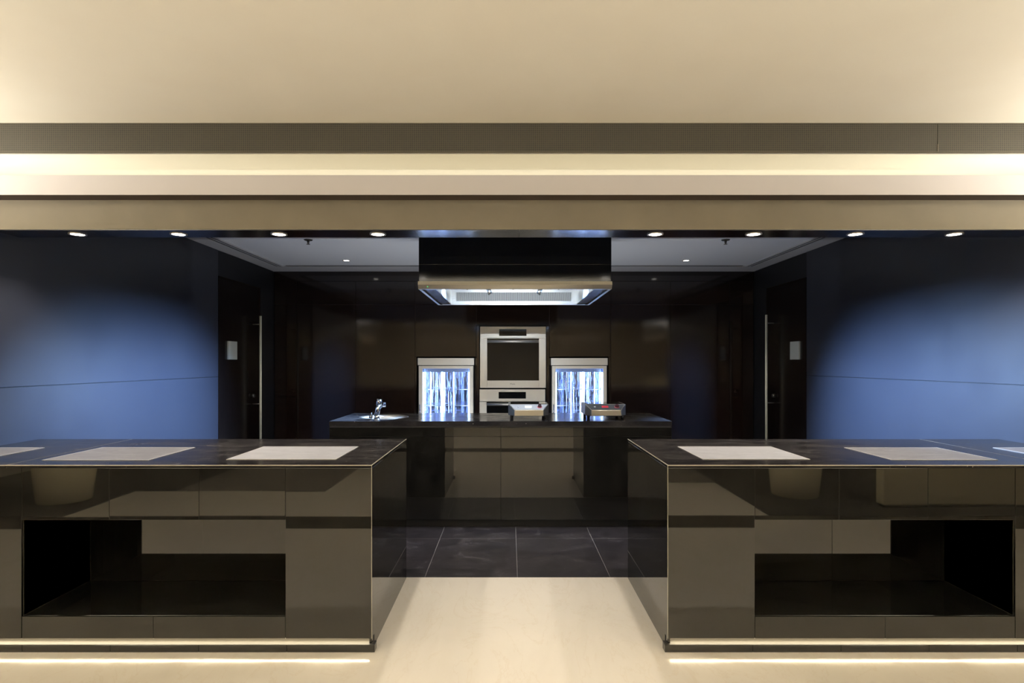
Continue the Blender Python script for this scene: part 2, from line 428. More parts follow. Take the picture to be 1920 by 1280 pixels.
# white kitchen ceiling with border and dark slots
D0, D1 = 0.165, 0.25
ce = struct(B(WL - 0.1, WR + 0.1, YL1, YB + 0.9, ZT + 0.012, ZT + 0.1).build('ceiling', 'tray_paint'))
bd = MB()
bd.box(WL, WL + D0, YL1, YB, ZT, ZT + 0.012).box(WR - D0, WR, YL1, YB, ZT, ZT + 0.012)
bd.box(WL + D0, WR - D0, 7.13, YB, ZT, ZT + 0.012)
bd.build('ceiling_border', 'tray_edge_paint', ce)
sb = MB().box(WL + 0.30, WR - 0.30, 7.10, 7.13, ZT + 0.009, ZT + 0.012); sb.build('shadow_gap', 'slot_black', ce)
def slot(name, x0, x1, label):
    y0, y1 = YL1 + 0.05, 7.12
    t = thing(name, ((x0+x1)/2, y0, ZT), label, 'air diffuser', 'linear air diffusers along the ceiling sides')
    B(x0, x1, y0, y1, ZT + 0.004, ZT + 0.0115).build('slot', 'slot_black', t)
    w_ = (x1 - x0)
    f = MB().box(x0 - 0.008, x0 + 0.006, y0, y1, ZT - 0.002, ZT + 0.0115).box(x1 - 0.006, x1 + 0.008, y0, y1, ZT - 0.002, ZT + 0.0115)
    f.box(x0 + w_/2 - 0.008, x0 + w_/2 + 0.008, y0, y1, ZT + 0.0005, ZT + 0.0115)
    f.build('frame', 'tray_edge_paint', t)
slot('linear_air_diffuser', WL + D0 + 0.01, WL + D1 + 0.01, 'twin slot air diffuser along the left edge of the white ceiling')
slot('linear_air_diffuser', WR - D1 - 0.01, WR - D0 - 0.01, 'twin slot air diffuser along the right edge of the white ceiling')

# long air grille with fine mesh
zg0 = Z_(286, 3.05)
g = thing('air_grille', (0, 3.05, zg0), 'long dark mesh air grille running along the ceiling edge above the glowing cove', 'air grille')
seam_x = X_(1758, 3.05)
for a, c_ in ((-RX, seam_x - 0.0015), (seam_x + 0.0015, RX)):
    B(a, c_, 3.05, 3.055, zg0 + 0.004, ZC - 0.003).build('mesh_panel', 'grille_mesh', g)
MB().box(-RX, RX, 3.046, 3.06, zg0, zg0 + 0.004).box(-RX, RX, 3.046, 3.06, ZC - 0.003, ZC).box(seam_x - 0.002, seam_x + 0.002, 3.047, 3.056, zg0 + 0.004, zg0 + 0.045).build('frame', 'grille_metal', g)
struct(B(-RX, RX, 3.056, 3.075, zg0, ZC + 0.10).build('trim_9', 'cove_paint'))

# ------------------------------------------------------------------ doors
def door(name, x, sgn, y0, y1, ypull, zp0, zp1, yplate, side):
    o = struct(B(x + sgn*0.012, x + sgn*0.055, y0 + 0.008, y1 - 0.03, 0.004, 2.29).build(name, 'door_veneer', bevel=0.002))
    MB().box(x - sgn*0.004, x + sgn*0.08, y1 - 0.028, y1, 0, 2.30).box(x - sgn*0.004, x + sgn*0.08, y0 + 0.0, y0 + 0.007, 0, 2.30).box(x - sgn*0.004, x + sgn*0.08, y0, y1, 2.292, 2.302).build('door_frame', 'back_panel', o)
    xp = x - sgn * 0.08
    h = MB().tube((xp, ypull, zp0), (xp, ypull, zp1), 0.014, n=20)
    hh = h.build('pull_bar', 'pale_rim', o, label='full height round steel pull bar')
    for z in (zp1 - 0.10, (zp0 + zp1)/2 - 0.2, zp0 + 0.1):
        MB().tube((xp, ypull, z), (x + sgn*0.012, ypull, z), 0.006, n=12).build('standoff', 'brushed_steel', hh)
    MB().tube((x + sgn*0.012, ypull - 0.02, 0.995), (x - sgn*0.018, ypull - 0.02, 0.995), 0.026, 0.022, n=20).build('lock_knob', 'bronze', o)
    B(x + sgn*0.012, x - sgn*0.006, yplate[0], yplate[1], 1.425, 1.625).build('notice_plate', 'plate_grey', o, bevel=0.002, label='pale grey rectangular plate')
    return o
door('door_1', WL, -1, 6.06, 7.08, 6.90, 0.25, Z_(592, 6.88), (6.27, 6.47), 'left')
door('door_2', WR, 1, 6.17, 7.12, 6.95, 0.25, Z_(590, 6.95), (6.32, 6.52), 'right')

# ------------------------------------------------------------------ front counters
def rotm(ax, az):
    return Matrix.Rotation(az, 3, 'Z') @ Matrix.Rotation(ax, 3, 'X')
def counter(sgn, xin, seams, niche, label, xwall):
    """sgn = -1 left, +1 right; xin = inner end; seams ordered outwards; niche = (x near, x far)."""
    S = sgn
    root = thing('serving_counter', (xin + S*2, YC0 + 0.4, 0), label, 'counter', 'black stone serving counters')
    xo = S * 5.0                                         # outer end, beyond the picture
    nz0, nz1 = 0.167, 0.634
    na, nb = niche
    yd = 3.26
    ZW = 0.886                                           # underside of worktop
    # core with the niche left open
    k = MB()
    f0 = YC0 + 0.012
    yo = YL0 - 0.005
    k.box(xin + S*0.012, na - S*0.0, f0, YC1 - 0.01, 0.06, ZW)
    k.box(na, nb, f0, yd, 0.06, nz0 - 0.006); k.box(na, nb, f0, yd, nz1 + 0.006, ZW); k.box(na, nb, yd + 0.006, YC1 - 0.01, 0.06, ZW)
    k.box(nb, xwall - S*0.01, f0, YC1 - 0.01, 0.06, ZW)
    k.box(xwall - S*0.01, xo, f0, yo, 0.06, ZW)
    k.box(xin + S*0.03, xo, YC0 + 0.05, yo, 0.0, 0.06)
    k.build('core', 'grout', root)
    # worktop, in slabs with a hairline joint
    wt = MB()
    cuts = [xin, (2.655 if S > 0 else -2.44), xwall - S*0.003]
    for i in range(len(cuts) - 1):
        wt.box(cuts[i] + S*0.0008*(i > 0), cuts[i+1] - S*0.0008, YC0, YC1, ZW, 0.90)
    wt.box(xwall - S*0.003, xo, YC0, yo, ZW, 0.90)
    wt.build('worktop', 'worktop_stone', root, bevel=0.0035)
    B(cuts[1] - 0.0012, cuts[1] + 0.0012, YC0 + 0.004, YC1 - 0.004, ZW, 0.9003).build('joint', 'grout', root)
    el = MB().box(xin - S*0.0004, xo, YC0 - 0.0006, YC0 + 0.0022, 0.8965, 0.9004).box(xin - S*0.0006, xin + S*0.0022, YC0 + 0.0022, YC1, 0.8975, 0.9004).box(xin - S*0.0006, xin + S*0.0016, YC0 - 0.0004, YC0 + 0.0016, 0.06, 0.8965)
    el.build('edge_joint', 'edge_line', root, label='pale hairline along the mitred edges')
    # front tiles
    t = MB(); z0, z1 = 0.060, ZW - 0.0005
    edges = [xin] + seams
    for i in range(len(edges) - 1):
        a, c_ = edges[i] + S*0.0009, edges[i+1] - S*0.0009
        mid = (a + c_) / 2
        rt = rotm(random.uniform(-0.0016, 0.0016), random.uniform(-0.002, 0.002))
        if min(na, nb) < mid < max(na, nb):
            t.box(a, c_, YC0, YC0 + 0.011, nz1, z1, rot=rt)
        else:
            t.box(a, c_, YC0, YC0 + 0.011, z0, z1, rot=rt)
    # tiles under the niche are longer
    t.box(na + S*0.0009, (na+nb)/2 + S*0.0, YC0, YC0 + 0.011, z0, nz0); t.box((na+nb)/2 + S*0.0018, nb - S*0.0009, YC0, YC0 + 0.011, z0, nz0)
    t.build('front_tiles', 'black_stone', root, bevel=0.0012, segs=2)
    # inner end panel
    B(xin, xin + S*0.012, YC0 + 0.0005, YC1, 0.0, ZW - 0.0005).build('end_panel', 'black_stone', root, bevel=0.0012)
    B(xin + S*0.013, xwall - S*0.01, YC1 - 0.011, YC1, 0.0, ZW - 0.0005).build('back_panel', 'black_stone', root)
    # niche lining
    nn = MB()
    mx = (na + nb) / 2
    nn.box(na, nb, YC0 + 0.012, yd, nz0 - 0.006, nz0)
    nn.box(na, nb, YC0 + 0.012, yd, nz1, nz1 + 0.006)
    nn.box(na - S*0.006, na, YC0 + 0.012, yd, nz0, nz1); nn.box(nb, nb + S*0.006, YC0 + 0.012, yd, nz0, nz1)
    nn.box(na, mx - 0.0008, yd, yd + 0.006, nz0, nz1); nn.box(mx + 0.0008, nb, yd, yd + 0.006, nz0, nz1)
    nn.build('niche', 'black_stone', root, bevel=0.0006, segs=1, label='open black lined niche in the counter front')
    # skirting in front of the lit gap
    sk = MB(); step = 0.425; a = xin - S*0.018
    c0 = a; first = True
    while S*(c0) < S*xo:
        c1 = c0 + S*step
        sk.box(c0 + S*0.0008, c1 - S*0.0008, YC0 - 0.014, YC0 + 0.03, 0.0, 0.0355); c0 = c1
    sk.build('skirting', 'black_stone', root, bevel=0.001, segs=1)
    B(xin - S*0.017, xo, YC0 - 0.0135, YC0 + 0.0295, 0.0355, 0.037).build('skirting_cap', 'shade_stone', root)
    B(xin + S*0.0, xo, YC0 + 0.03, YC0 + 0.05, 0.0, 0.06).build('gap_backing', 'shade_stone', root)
    B(xin + S*0.012, xo, YC0 + 0.0145, YC0 + 0.0245, 0.0565, 0.0595).build('led_tape', 'base_led', root, label='glowing warm LED tape')
    B(xin + S*0.012, xo, YC0 + 0.0112, YC0 + 0.0124, 0.0562, 0.0605).build('led_profile', 'pale_steel', root)
    return root
sL = [X_(535, YC0), X_(373, YC0), X_(205, YC0), X_(40.5, YC0)]
sL += [sL[-1] - 0.43*k for k in range(1, 7)]
sR = [X_(1415.5, YC0), X_(1573.5, YC0), X_(1740, YC0), X_(1903.5, YC0)]
sR += [sR[-1] + 0.43*k for k in range(1, 7)]
counter(-1, X_(697, YC0), sL, (X_(535, YC0), X_(40.5, YC0)), 'black polished stone serving counter left of the gap, with a niche in its front', WL)
counter(1, X_(1252, YC0), sR, (X_(1415.5, YC0), X_(1903.5, YC0)), 'black polished stone serving counter right of the gap, with a niche in its front', WR)

# plates let into the counter tops
def plate(x0, x1, y0, y1, label, k):
    t = thing('warming_plate', ((x0+x1)/2, (y0+y1)/2, 0.90), label, 'warming plate', 'pale plates let into the counter tops')
    B(x0 + 0.006, x1 - 0.006, y0 + 0.006, y1 - 0.006, 0.9001, 0.9022).build('surface', 'dull_plate' if k in (1, 2, 4, 5) else 'frosted_plate', t)
    r = MB(); r.box(x0, x1, y0, y0 + 0.006, 0.9001, 0.9026).box(x0, x1, y1 - 0.006, y1, 0.9001, 0.9026).box(x0, x0 + 0.006, y0 + 0.006, y1 - 0.006, 0.9001, 0.9026).box(x1 - 0.006, x1, y0 + 0.006, y1 - 0.006, 0.9001, 0.9026)
    r.build('rim', 'plate_edge', t)
plate(-1.445, -0.885, 2.95, 3.40, 'bright pale plate at the inner end of the left counter top', 0)
plate(-2.37, -1.83, 2.93, 3.37, 'dull grey plate in the middle of the left counter top', 1)
plate(-3.24, -2.70, 2.93, 3.36, 'pale plate cut off by the left picture edge', 2)
plate(0.988, 1.538, 2.955, 3.40, 'bright pale plate at the inner end of the right counter top', 3)
plate(1.945, 2.485, 2.94, 3.36, 'dull grey plate in the middle of the right counter top', 4)
plate(2.81, 3.15, 2.94, 3.36, 'pale plate cut off by the right picture edge', 5)

# ------------------------------------------------------------------ island
ix0, ix1 = X_(617, YI0), X_(1260, YI0)
isl = thing('kitchen_island', ((ix0+ix1)/2, YI0 + 0.39, 0), 'long black stone kitchen island between the two serving counters', 'island')
SC = Vector((-1.135, 5.235, 0.90)); SR = 0.205
zi = 0.862
# worktop with a round hole for the sink
wt = MB()
N = 48
hx0, hx1, hy0, hy1 = SC.x - 0.26, SC.x + 0.26, SC.y - 0.26, SC.y + 0.26
def sq(t):
    c_, s_ = math.cos(t), math.sin(t); k = 0.26 / max(abs(c_), abs(s_)); return (SC.x + c_*k, SC.y + s_*k)
o = 0
for i in range(N):
    t = 2*math.pi*i/N + math.pi/4
    q = sq(t)
    wt.v += [Vector((SC.x + SR*math.cos(t), SC.y + SR*math.sin(t), 0.90)), Vector((q[0], q[1], 0.90)), Vector((SC.x + SR*math.cos(t), SC.y + SR*math.sin(t), zi)), Vector((q[0], q[1], zi))]
for i in range(N):
    j = (i+1) % N; a, c_ = 4*i, 4*j
    wt.f += [(a, a+1, c_+1, c_), (a+2, c_+2, c_+3, a+3), (a, c_, c_+2, a+2), (a+1, a+3, c_+3, c_+1)]; wt.sm += [False]*4
wt.box(ix0, hx0, YI0, YI1, zi, 0.90).box(hx1, ix1, YI0, YI1, zi, 0.90).box(hx0, hx1, YI0, hy0, zi, 0.90).box(hx0, hx1, hy1, YI1, zi, 0.90)
wt.build('worktop', 'worktop_stone', isl)
MB().box(ix0 + 0.004, hx0, YI0 + 0.006, YI1 - 0.006, 0.070, zi).box(hx1, ix1 - 0.004, YI0 + 0.006, YI1 - 0.006, 0.070, zi).box(hx0, hx1, YI0 + 0.006, YI1 - 0.006, 0.070, 0.66).box(hx0, hx1, YI0 + 0.006, hy0 + 0.03, 0.66, zi).box(hx0, hx1, hy1 - 0.03, YI1 - 0.006, 0.66, zi).build('core', 'dark_gap', isl)
fr = MB()
cuts = [ix0, X_(939, YI0), ix1]
zj0, zj1 = Z_(818, YI0), Z_(801, YI0)
for i in range(2):
    fr.box(cuts[i] + 0.001, cuts[i+1] - 0.001, YI0, YI0 + 0.008, 0.07, zj0 - 0.001)
    fr.box(cuts[i] + 0.001, cuts[i+1] - 0.001, YI0, YI0 + 0.008, zj0 + 0.001, zj1 - 0.001)
fr.box(ix0, ix0 + 0.006, YI0 + 0.009, YI1, 0.07, zi - 0.001).box(ix1 - 0.006, ix1, YI0 + 0.009, YI1, 0.07, zi - 0.001).box(ix0, ix1, YI1 - 0.006, YI1, 0.07, zi - 0.001)
fr.build('cladding', 'black_stone', isl, bevel=0.001, segs=1)
B(ix0 + 0.05, ix1 - 0.05, YI0 + 0.06, YI1 - 0.06, 0, 0.07).build('toe_kick', 'dark_gap', isl)

tl = B(ix0 + 0.1, ix1 - 0.1, YI1 + 0.004, YI1 + 0.03, 0.05, 0.062).build('toe_light', 'pale_steel', isl, label='LED ledge low on the far side')
light('toe_glow', 'AREA', ((ix0+ix1)/2, YI1 + 0.05, 0.07), L_TOE, (0.93, 0.96, 1.0), tl, target=((ix0+ix1)/2, YI1 + 0.35, 1.5), shape='RECTANGLE', size=2.6, size_y=0.03)  # unseen light added to brighten the kitchen ceiling
# sink
s = thing('round_sink', (SC.x, SC.y, 0.70), 'round steel sink sunk into the left end of the island', 'sink')
MB().lathe(SC, [(SR - 0.002, 0.0015), (SR - 0.01, 0.0), (SR - 0.014, -0.02), (SR - 0.02, -0.14), (SR - 0.05, -0.165), (0.03, -0.17), (0.0, -0.17)]).build('bowl', 'pale_steel', s)
MB().lathe(SC, [(SR - 0.012, 0.0), (SR - 0.008, 0.003), (SR + 0.012, 0.003), (SR + 0.014, 0.0)]).build('rim', 'brushed_steel', s)
MB().lathe((SC.x, SC.y, 0.731), [(0.0, 0.004), (0.02, 0.004), (0.032, 0.002), (0.034, 0.0)]).build('drain', 'chrome', s)

# faucet
fx, fy = X_(706.5, 4.955), 4.955
fa = thing('kitchen_faucet', (fx, fy, 0.90), 'short chrome faucet at the front rim of the round sink', 'faucet')
MB().tube((fx, fy, 0.90), (fx, fy, 0.908), 0.030, n=32).tube((fx, fy, 0.908), (fx, fy, 0.945), 0.024, 0.022, n=32).build('base', 'chrome', fa)
MB().tube((fx, fy, 0.945), (fx + 0.014, fy + 0.02, 1.045), 0.020, n=32).build('body', 'chrome', fa)
MB().tube((fx + 0.012, fy + 0.018, 1.03), (fx + 0.018, fy + 0.02, 1.078), 0.023, 0.022, n=32).tube((fx + 0.0245, fy + 0.0, 1.06), (fx + 0.03, fy - 0.02, 1.075), 0.006, n=12).build('lever', 'chrome', fa)
MB().tube((fx + 0.008, fy + 0.015, 0.995), (fx + 0.026, fy + 0.17, 1.03), 0.012, 0.011, n=20).tube((fx + 0.026, fy + 0.17, 1.04), (fx + 0.026, fy + 0.17, 1.0), 0.013, n=20).build('spout', 'chrome', fa)
dk = thing('sink_control_knob', (X_(695.5, 5.0), 5.0, 0.90), 'small chrome control knob just left of the faucet', 'knob')
kx = X_(695.5, 5.0)
MB().tube((kx, 5.0, 0.90), (kx, 5.0, 0.915), 0.012, n=20).build('stem', 'chrome', dk)
MB().tube((kx - 0.016, 5.0, 0.927), (kx + 0.016, 5.0, 0.927), 0.013, n=20).tube((kx + 0.004, 5.0, 0.935), (kx + 0.006, 5.0, 0.96), 0.004, n=10).build('grip', 'chrome', dk)

# portable induction cookers
def cooker(px0, px1, px_in0, px_in1, white, label):
    y0 = 4.93
    yb = 5.30
    s_ = lambda px, Y: X_(px, Y)
    xa, xb = s_(px_in0, y0), s_(px_in1, y0)               # narrow front
    XA, XB = s_(px0, y0 + 0.09), s_(px1, y0 + 0.09)       # full width
    zb, zf, zt_ = 0.938, 0.988, 1.032
    r = thing('induction_cooker', ((XA+XB)/2, y0 + 0.2, 0.90), label, 'cooker', 'portable induction cookers on the island')
    # body: chamfered front corners, sloping control face
    b_ = MB(); v = b_.v
    pts = [(xa, y0, zb), (xb, y0, zb), (XB, y0+0.09, zb), (XB, yb, zb), (XA, yb, zb), (XA, y0+0.09, zb),
           (xa, y0, zf), (xb, y0, zf), (XB, y0+0.09, zt_), (XB, yb, zt_), (XA, yb, zt_), (XA, y0+0.09, zt_)]
    v += [Vector(p) for p in pts]
    b_.f = [(5,4,3,2,1,0), (0,1,7,6), (1,2,8,7), (2,3,9,8), (3,4,10,9), (4,5,11,10), (5,0,6,11), (6,7,8,11), (11,8,9,10)]
    b_.sm = [False]*9
    b_.build('body', 'brushed_steel', r, bevel=0.003)
    nrm = Vector((0, -(zt_-zf), 0.09)).normalized(); dv = Vector((0, 0.09, zt_-zf))
    def on(u, vv, h): # u in x, vv 0..1 up the slope, h offset
        return Vector((u, y0, zf)) + dv*vv + nrm*h
    cp = MB()
    def slab(mb, xl0, xr0, v0, xl1, xr1, v1, h0, h1):
        mb.quadbox([on(xl0, v0, h0), on(xr0, v0, h0), on(xr1, v1, h0), on(xl1, v1, h0), on(xl0, v0, h1), on(xr0, v0, h1), on(xr1, v1, h1), on(xl1, v1, h1)])
    t0, t1 = 0.07, 0.93
    def edge(vv, m_): return (xa + (XA - xa)*vv + m_, xb + (XB - xb)*vv - m_)
    e0, e1 = edge(t0, 0.006), edge(t1, 0.010)
    slab(cp, e0[0], e0[1], t0, e1[0], e1[1], t1, -0.001, 0.0014)
    cpo = cp.build('control_panel', 'panel_grey' if white else 'panel_dark', r)
    xm = (xa + xb)/2 - 0.004
    ds = MB(); slab(ds, xm - 0.028, xm + 0.028, 0.38, xm - 0.028, xm + 0.028, 0.68, 0.0014, 0.0025)
    ds.build('display', 'display_white' if white else 'display_red', cpo, label='lit white display' if white else 'glowing red digits')
    bt = MB(); xq = xa + 0.035; p = on(xq, 0.5, 0.0012); bt.tube(p, p + nrm*0.004, 0.008, n=16); bt.build('button', 'panel_grey', cpo)
    xk = xb - 0.030; p = on(xk, 0.5, 0.0012)
    kb = MB().tube(p, p + nrm*0.003, 0.0215, n=28); kr = kb.build('knob_ring', 'knob_ring', cpo)
    MB().tube(p + nrm*0.003, p + nrm*0.022, 0.0165, 0.014, n=28).build('knob', 'knob_dark', cpo, bevel=0.001)
    B(XA + 0.02, XB - 0.02, y0 + 0.105, yb - 0.015, zt_, zt_ + 0.003).build('glass_top', 'black_glass', r)
    for (x, y) in ((XA + 0.03, y0 + 0.10), (XB - 0.03, y0 + 0.10), (XA + 0.03, yb - 0.03), (XB - 0.03, yb - 0.03)):
        MB().tube((x, y, 0.90), (x, y, zb + 0.001), 0.013, 0.016, n=16).build('foot', 'black_plastic', r)
cooker(953, 1028.5, 964.5, 1019, True, 'steel induction cooker with white display, nearer the middle of the island')
cooker(1097, 1173, 1109, 1165, False, 'steel induction cooker with red display, nearer the right end of the island')

# ------------------------------------------------------------------ ovens
def oven(px0, px1, py0, py1, handle_y, glass_y, disp, label, bottom, logo):
    Y0 = YB - 0.02
    x0, x1 = X_(px0, Y0), X_(px1, Y0)
    z = lambda py: Z_(py, Y0)
    zb = z(py1) if bottom is None else bottom
    r = thing('wall_oven', ((x0+x1)/2, YB + 0.2, zb), label, 'oven', 'steel ovens built into the back wall')
    zt_ = z(py0); zc = z(py0 + (22 if bottom is None else 23))
    B(x0 + 0.01, x1 - 0.01, YB + 0.022, YB + 0.55, zb, zt_ - 0.005).build('casing', 'dark_gap', r)
    cp = B(x0, x1, Y0, Y0 + 0.04, zc + 0.002, zt_).build('control_panel', 'brushed_steel', r, bevel=0.003)
    B(X_(disp[0], Y0), X_(disp[1], Y0), Y0 - 0.0015, Y0 + 0.01, z(disp[3]), z(disp[2])).build('display', 'black_glass', cp)
    gx0, gx1 = X_(px0 + 13.5, Y0), X_(px1 - 13, Y0)
    g1 = z(glass_y[0]); g0 = z(glass_y[1]) if bottom is None else zb + 0.1
    d = MB().box(x0, gx0, Y0, Y0 + 0.04, zb, zc).box(gx1, x1, Y0, Y0 + 0.04, zb, zc).box(gx0, gx1, Y0, Y0 + 0.04, zb, g0).box(gx0, gx1, Y0 + 0.006, Y0 + 0.04, g1, zc)
    dr = d.build('door', 'brushed_steel', r, bevel=0.002)
    B(gx0, gx1, Y0 + 0.004, Y0 + 0.016, g0, g1).build('window', 'black_glass', dr)
    hz = z(handle_y)
    h = MB().tube((X_(px0 + 13.5, Y0), Y0 - 0.045, hz), (X_(px1 - 13.5, Y0), Y0 - 0.045, hz), 0.017, n=24)
    h.tube((gx0 + 0.03, Y0 - 0.045, hz), (gx0 + 0.03, Y0 + 0.01, hz), 0.01, n=12).tube((gx1 - 0.03, Y0 - 0.045, hz), (gx1 - 0.03, Y0 + 0.01, hz), 0.01, n=12)
    h.build('handle', 'pale_steel', dr)
    if logo:
        cu = bpy.data.curves.new('logo', 'FONT'); cu.body = 'Miele'; cu.size = 0.030; cu.align_x = 'CENTER'; cu.extrude = 0.0005
        to = bpy.data.objects.new('logo_tmp', cu); COL.objects.link(to)
        dg = bpy.context.evaluated_depsgraph_get(); dg.update()
        me = bpy.data.meshes.new_from_object(to.evaluated_get(dg)); bpy.data.objects.remove(to)
        me.materials.clear(); me.materials.append(M['logo_grey'])
        off = ORIG[r.name]
        me.transform(Matrix.Translation(Vector((X_(961, Y0), Y0 - 0.0008, z(721))) - off) @ Matrix.Rotation(math.pi/2, 4, 'X'))
        lo = bpy.data.objects.new('lettering', me); COL.objects.link(lo); lo.parent = dr
oven(900, 1023.5, 612, 727, 640, (635, 713), (936, 987, 617, 629.5), 'large steel oven with a tall black glass door in the back wall', None, True)
oven(899, 1022.5, 729.5, 800, 757.5, (753.5, 790), (935, 986, 734.5, 747), 'lower steel oven directly under the large oven', 0.56, False)

# ------------------------------------------------------------------ display coolers
def cooler(px0, px1, mirror, label):
    Y0 = YB - 0.03
    x0, x1 = X_(px0, Y0), X_(px1, Y0); z = lambda py: Z_(py, Y0)
    zb = 0.58; ztop = z(671)
    r = thing('display_cooler', ((x0+x1)/2, YB + 0.2, zb), label, 'cooler', 'glass door coolers built into the back wall')
    s_ = 1144.5
    MB().box(x0, x1, Y0, Y0 + 0.56, z(684.5), ztop).build('top_panel', 'pale_steel', r, bevel=0.003)
    dx0, dx1 = x0 + 0.014, x1 - 0.012
    ix0_, ix1_ = x0 + 0.05, x1 - 0.05
    yi0, yi1 = Y0 + 0.05, Y0 + 0.50
    zi0, zi1 = zb + 0.06, z(690)
    c = MB().box(x0 + 0.004, ix0_, Y0 + 0.042, yi1 + 0.03, zb, z(686)).box(ix1_, x1 - 0.004, Y0 + 0.042, yi1 + 0.03, zb, z(686)).box(ix0_, ix1_, Y0 + 0.042, yi1 + 0.03, zb, zi0 - 0.002).box(ix0_, ix1_, Y0 + 0.042, yi1 + 0.03, zi1 + 0.002, z(686)).box(ix0_, ix1_, yi1 + 0.002, yi1 + 0.03, zi0 - 0.002, zi1 + 0.002)
    c.build('cabinet', 'dark_gap', r)
    # corrugated bright liner
    ln = MB()
    def wavy(p0, p1, z0, z1, amp, n, nrm):
        o = len(ln.v); p0 = Vector(p0); p1 = Vector(p1)
        for i in range(n + 1):
            t = i / n; a = amp * (0.5 - 0.5*math.cos(t * 2*math.pi * (n/8)))
            p = p0.lerp(p1, t) + Vector(nrm) * a
            ln.v += [Vector((p.x, p.y, z0)), Vector((p.x, p.y, z1))]
        for i in range(n):
            ln.f.append((o+2*i, o+2*i+2, o+2*i+3, o+2*i+1)); ln.sm.append(True)
    wavy((ix0_ + 0.001, yi1, 0), (ix1_ - 0.001, yi1, 0), zi0, zi1, 0.012, 48, (0, -1, 0))
    wavy((ix0_ + 0.001, yi0, 0), (ix0_ + 0.001, yi1, 0), zi0, zi1, 0.008, 40, (1, 0, 0))
    wavy((ix1_ - 0.001, yi0, 0), (ix1_ - 0.001, yi1, 0), zi0, zi1, 0.008, 40, (-1, 0, 0))
    ln.box(ix0_, ix1_, yi0, yi1, zi0 - 0.001, zi0).box(ix0_, ix1_, yi0, yi1, zi1, zi1 + 0.001)
    ln.build('liner', 'cooler_liner', r, label='shiny corrugated metal lining')
    # perforated fan cover at the top
    vt = B(ix0_ + 0.01, ix1_ - 0.01, yi0 + 0.08, yi1 - 0.03, z(697.5), zi1 - 0.002)
    for k in range(28):
        xk = ix0_ + 0.02 + (ix1_ - ix0_ - 0.04) * k / 27
        vt.box(xk - 0.003, xk + 0.003, yi0 + 0.072, yi0 + 0.08, z(696.5), z(692))
    vt.build('fan_cover', 'cooler_vent', r)
    # LED tubes at the front; glowing tubes behind imitate their reflected streaks
    q = -1 if mirror else 1
    xm = (x0 + x1)/2
    W_ = (ix1_ - ix0_)
    for fx_, yy, rad in ((-0.475, yi0 + 0.02, 0.008), (-0.40, yi1 - 0.10, 0.006), (-0.16, yi1 - 0.05, 0.013), (0.09, yi1 - 0.03, 0.006), (0.465, yi0 + 0.02, 0.009)):
        xk = xm + q * fx_ * W_
        MB().tube((xk, yy, zi0 + 0.02), (xk, yy, z(698)), rad, n=12).build('led_tube', 'cooler_led', r)
    # shelves
    for py in (731, 762, 776):
        zz = z(py)
        sh = B(ix0_ + 0.012, ix1_ - 0.012, yi0 + 0.05, yi1 - 0.06, zz, zz + 0.006).build('shelf', 'shelf_glass', r)
        for yr in (yi0 + 0.045, yi1 - 0.055):
            MB().tube((ix0_ + 0.01, yr, zz + 0.003), (ix1_ - 0.01, yr, zz + 0.003), 0.0035, n=10).build('shelf_rail', 'chrome', sh)
    # door
    wx0, wx1 = x0 + 0.062, x1 - 0.058
    wz1 = z(691); wz0 = zb + 0.09; zt_ = z(685.7)
    d = MB().box(dx0, wx0, Y0, Y0 + 0.04, zb, zt_).box(wx1, dx1, Y0, Y0 + 0.04, zb, zt_).box(wx0, wx1, Y0, Y0 + 0.04, zb, wz0).box(wx0, wx1, Y0, Y0 + 0.04, wz1, zt_)
    dr = d.build('door', 'pale_steel', r, bevel=0.002)
    B(wx0, wx1, Y0 + 0.012, Y0 + 0.016, wz0, wz1).build('glass', 'clear_glass', dr)
    hx = x0 + 0.033
    h = MB().tube((hx, Y0 - 0.03, z(790)), (hx, Y0 - 0.03, z(758)), 0.007, n=14).tube((hx, Y0 - 0.03, z(769)), (hx, Y0, z(769)), 0.008, n=12).tube((hx, Y0 - 0.03, z(786)), (hx, Y0, z(786)), 0.008, n=12)
    h.build('handle', 'chrome', dr)
cooler(783, 889, False, 'lit glass door cooler left of the ovens')
cooler(1033, 1139.5, True, 'lit glass door cooler right of the ovens')

# ------------------------------------------------------------------ extractor hood
YH0, YH1 = 4.40, 5.68
hx0, hx1 = X_(783.5, YH0), X_(1148, YH0)
zh = Z_(541, YH0); zht = Z_(527, YH0)
h = thing('extractor_hood', ((hx0+hx1)/2, 5.04, zh), 'big black extractor hood with a steel rim hanging over the island', 'extractor hood')
zl = zh + 0.185
MB().box(hx0 + 0.004, hx1 - 0.004, YH0 + 0.015, YH1 - 0.015, zl, ZT + 0.012).box(hx0 + 0.004, hx1 - 0.004, YH0 + 0.015, YH0 + 0.03, zht - 0.01, zl).box(hx0 + 0.004, hx1 - 0.004, YH1 - 0.03, YH1 - 0.015, zht - 0.01, zl).box(hx0 + 0.004, hx0 + 0.02, YH0 + 0.03, YH1 - 0.03, zht - 0.01, zl).box(hx1 - 0.02, hx1 - 0.004, YH0 + 0.03, YH1 - 0.03, zht - 0.01, zl).build('chimney_box', 'hood_black', h, bevel=0.003)
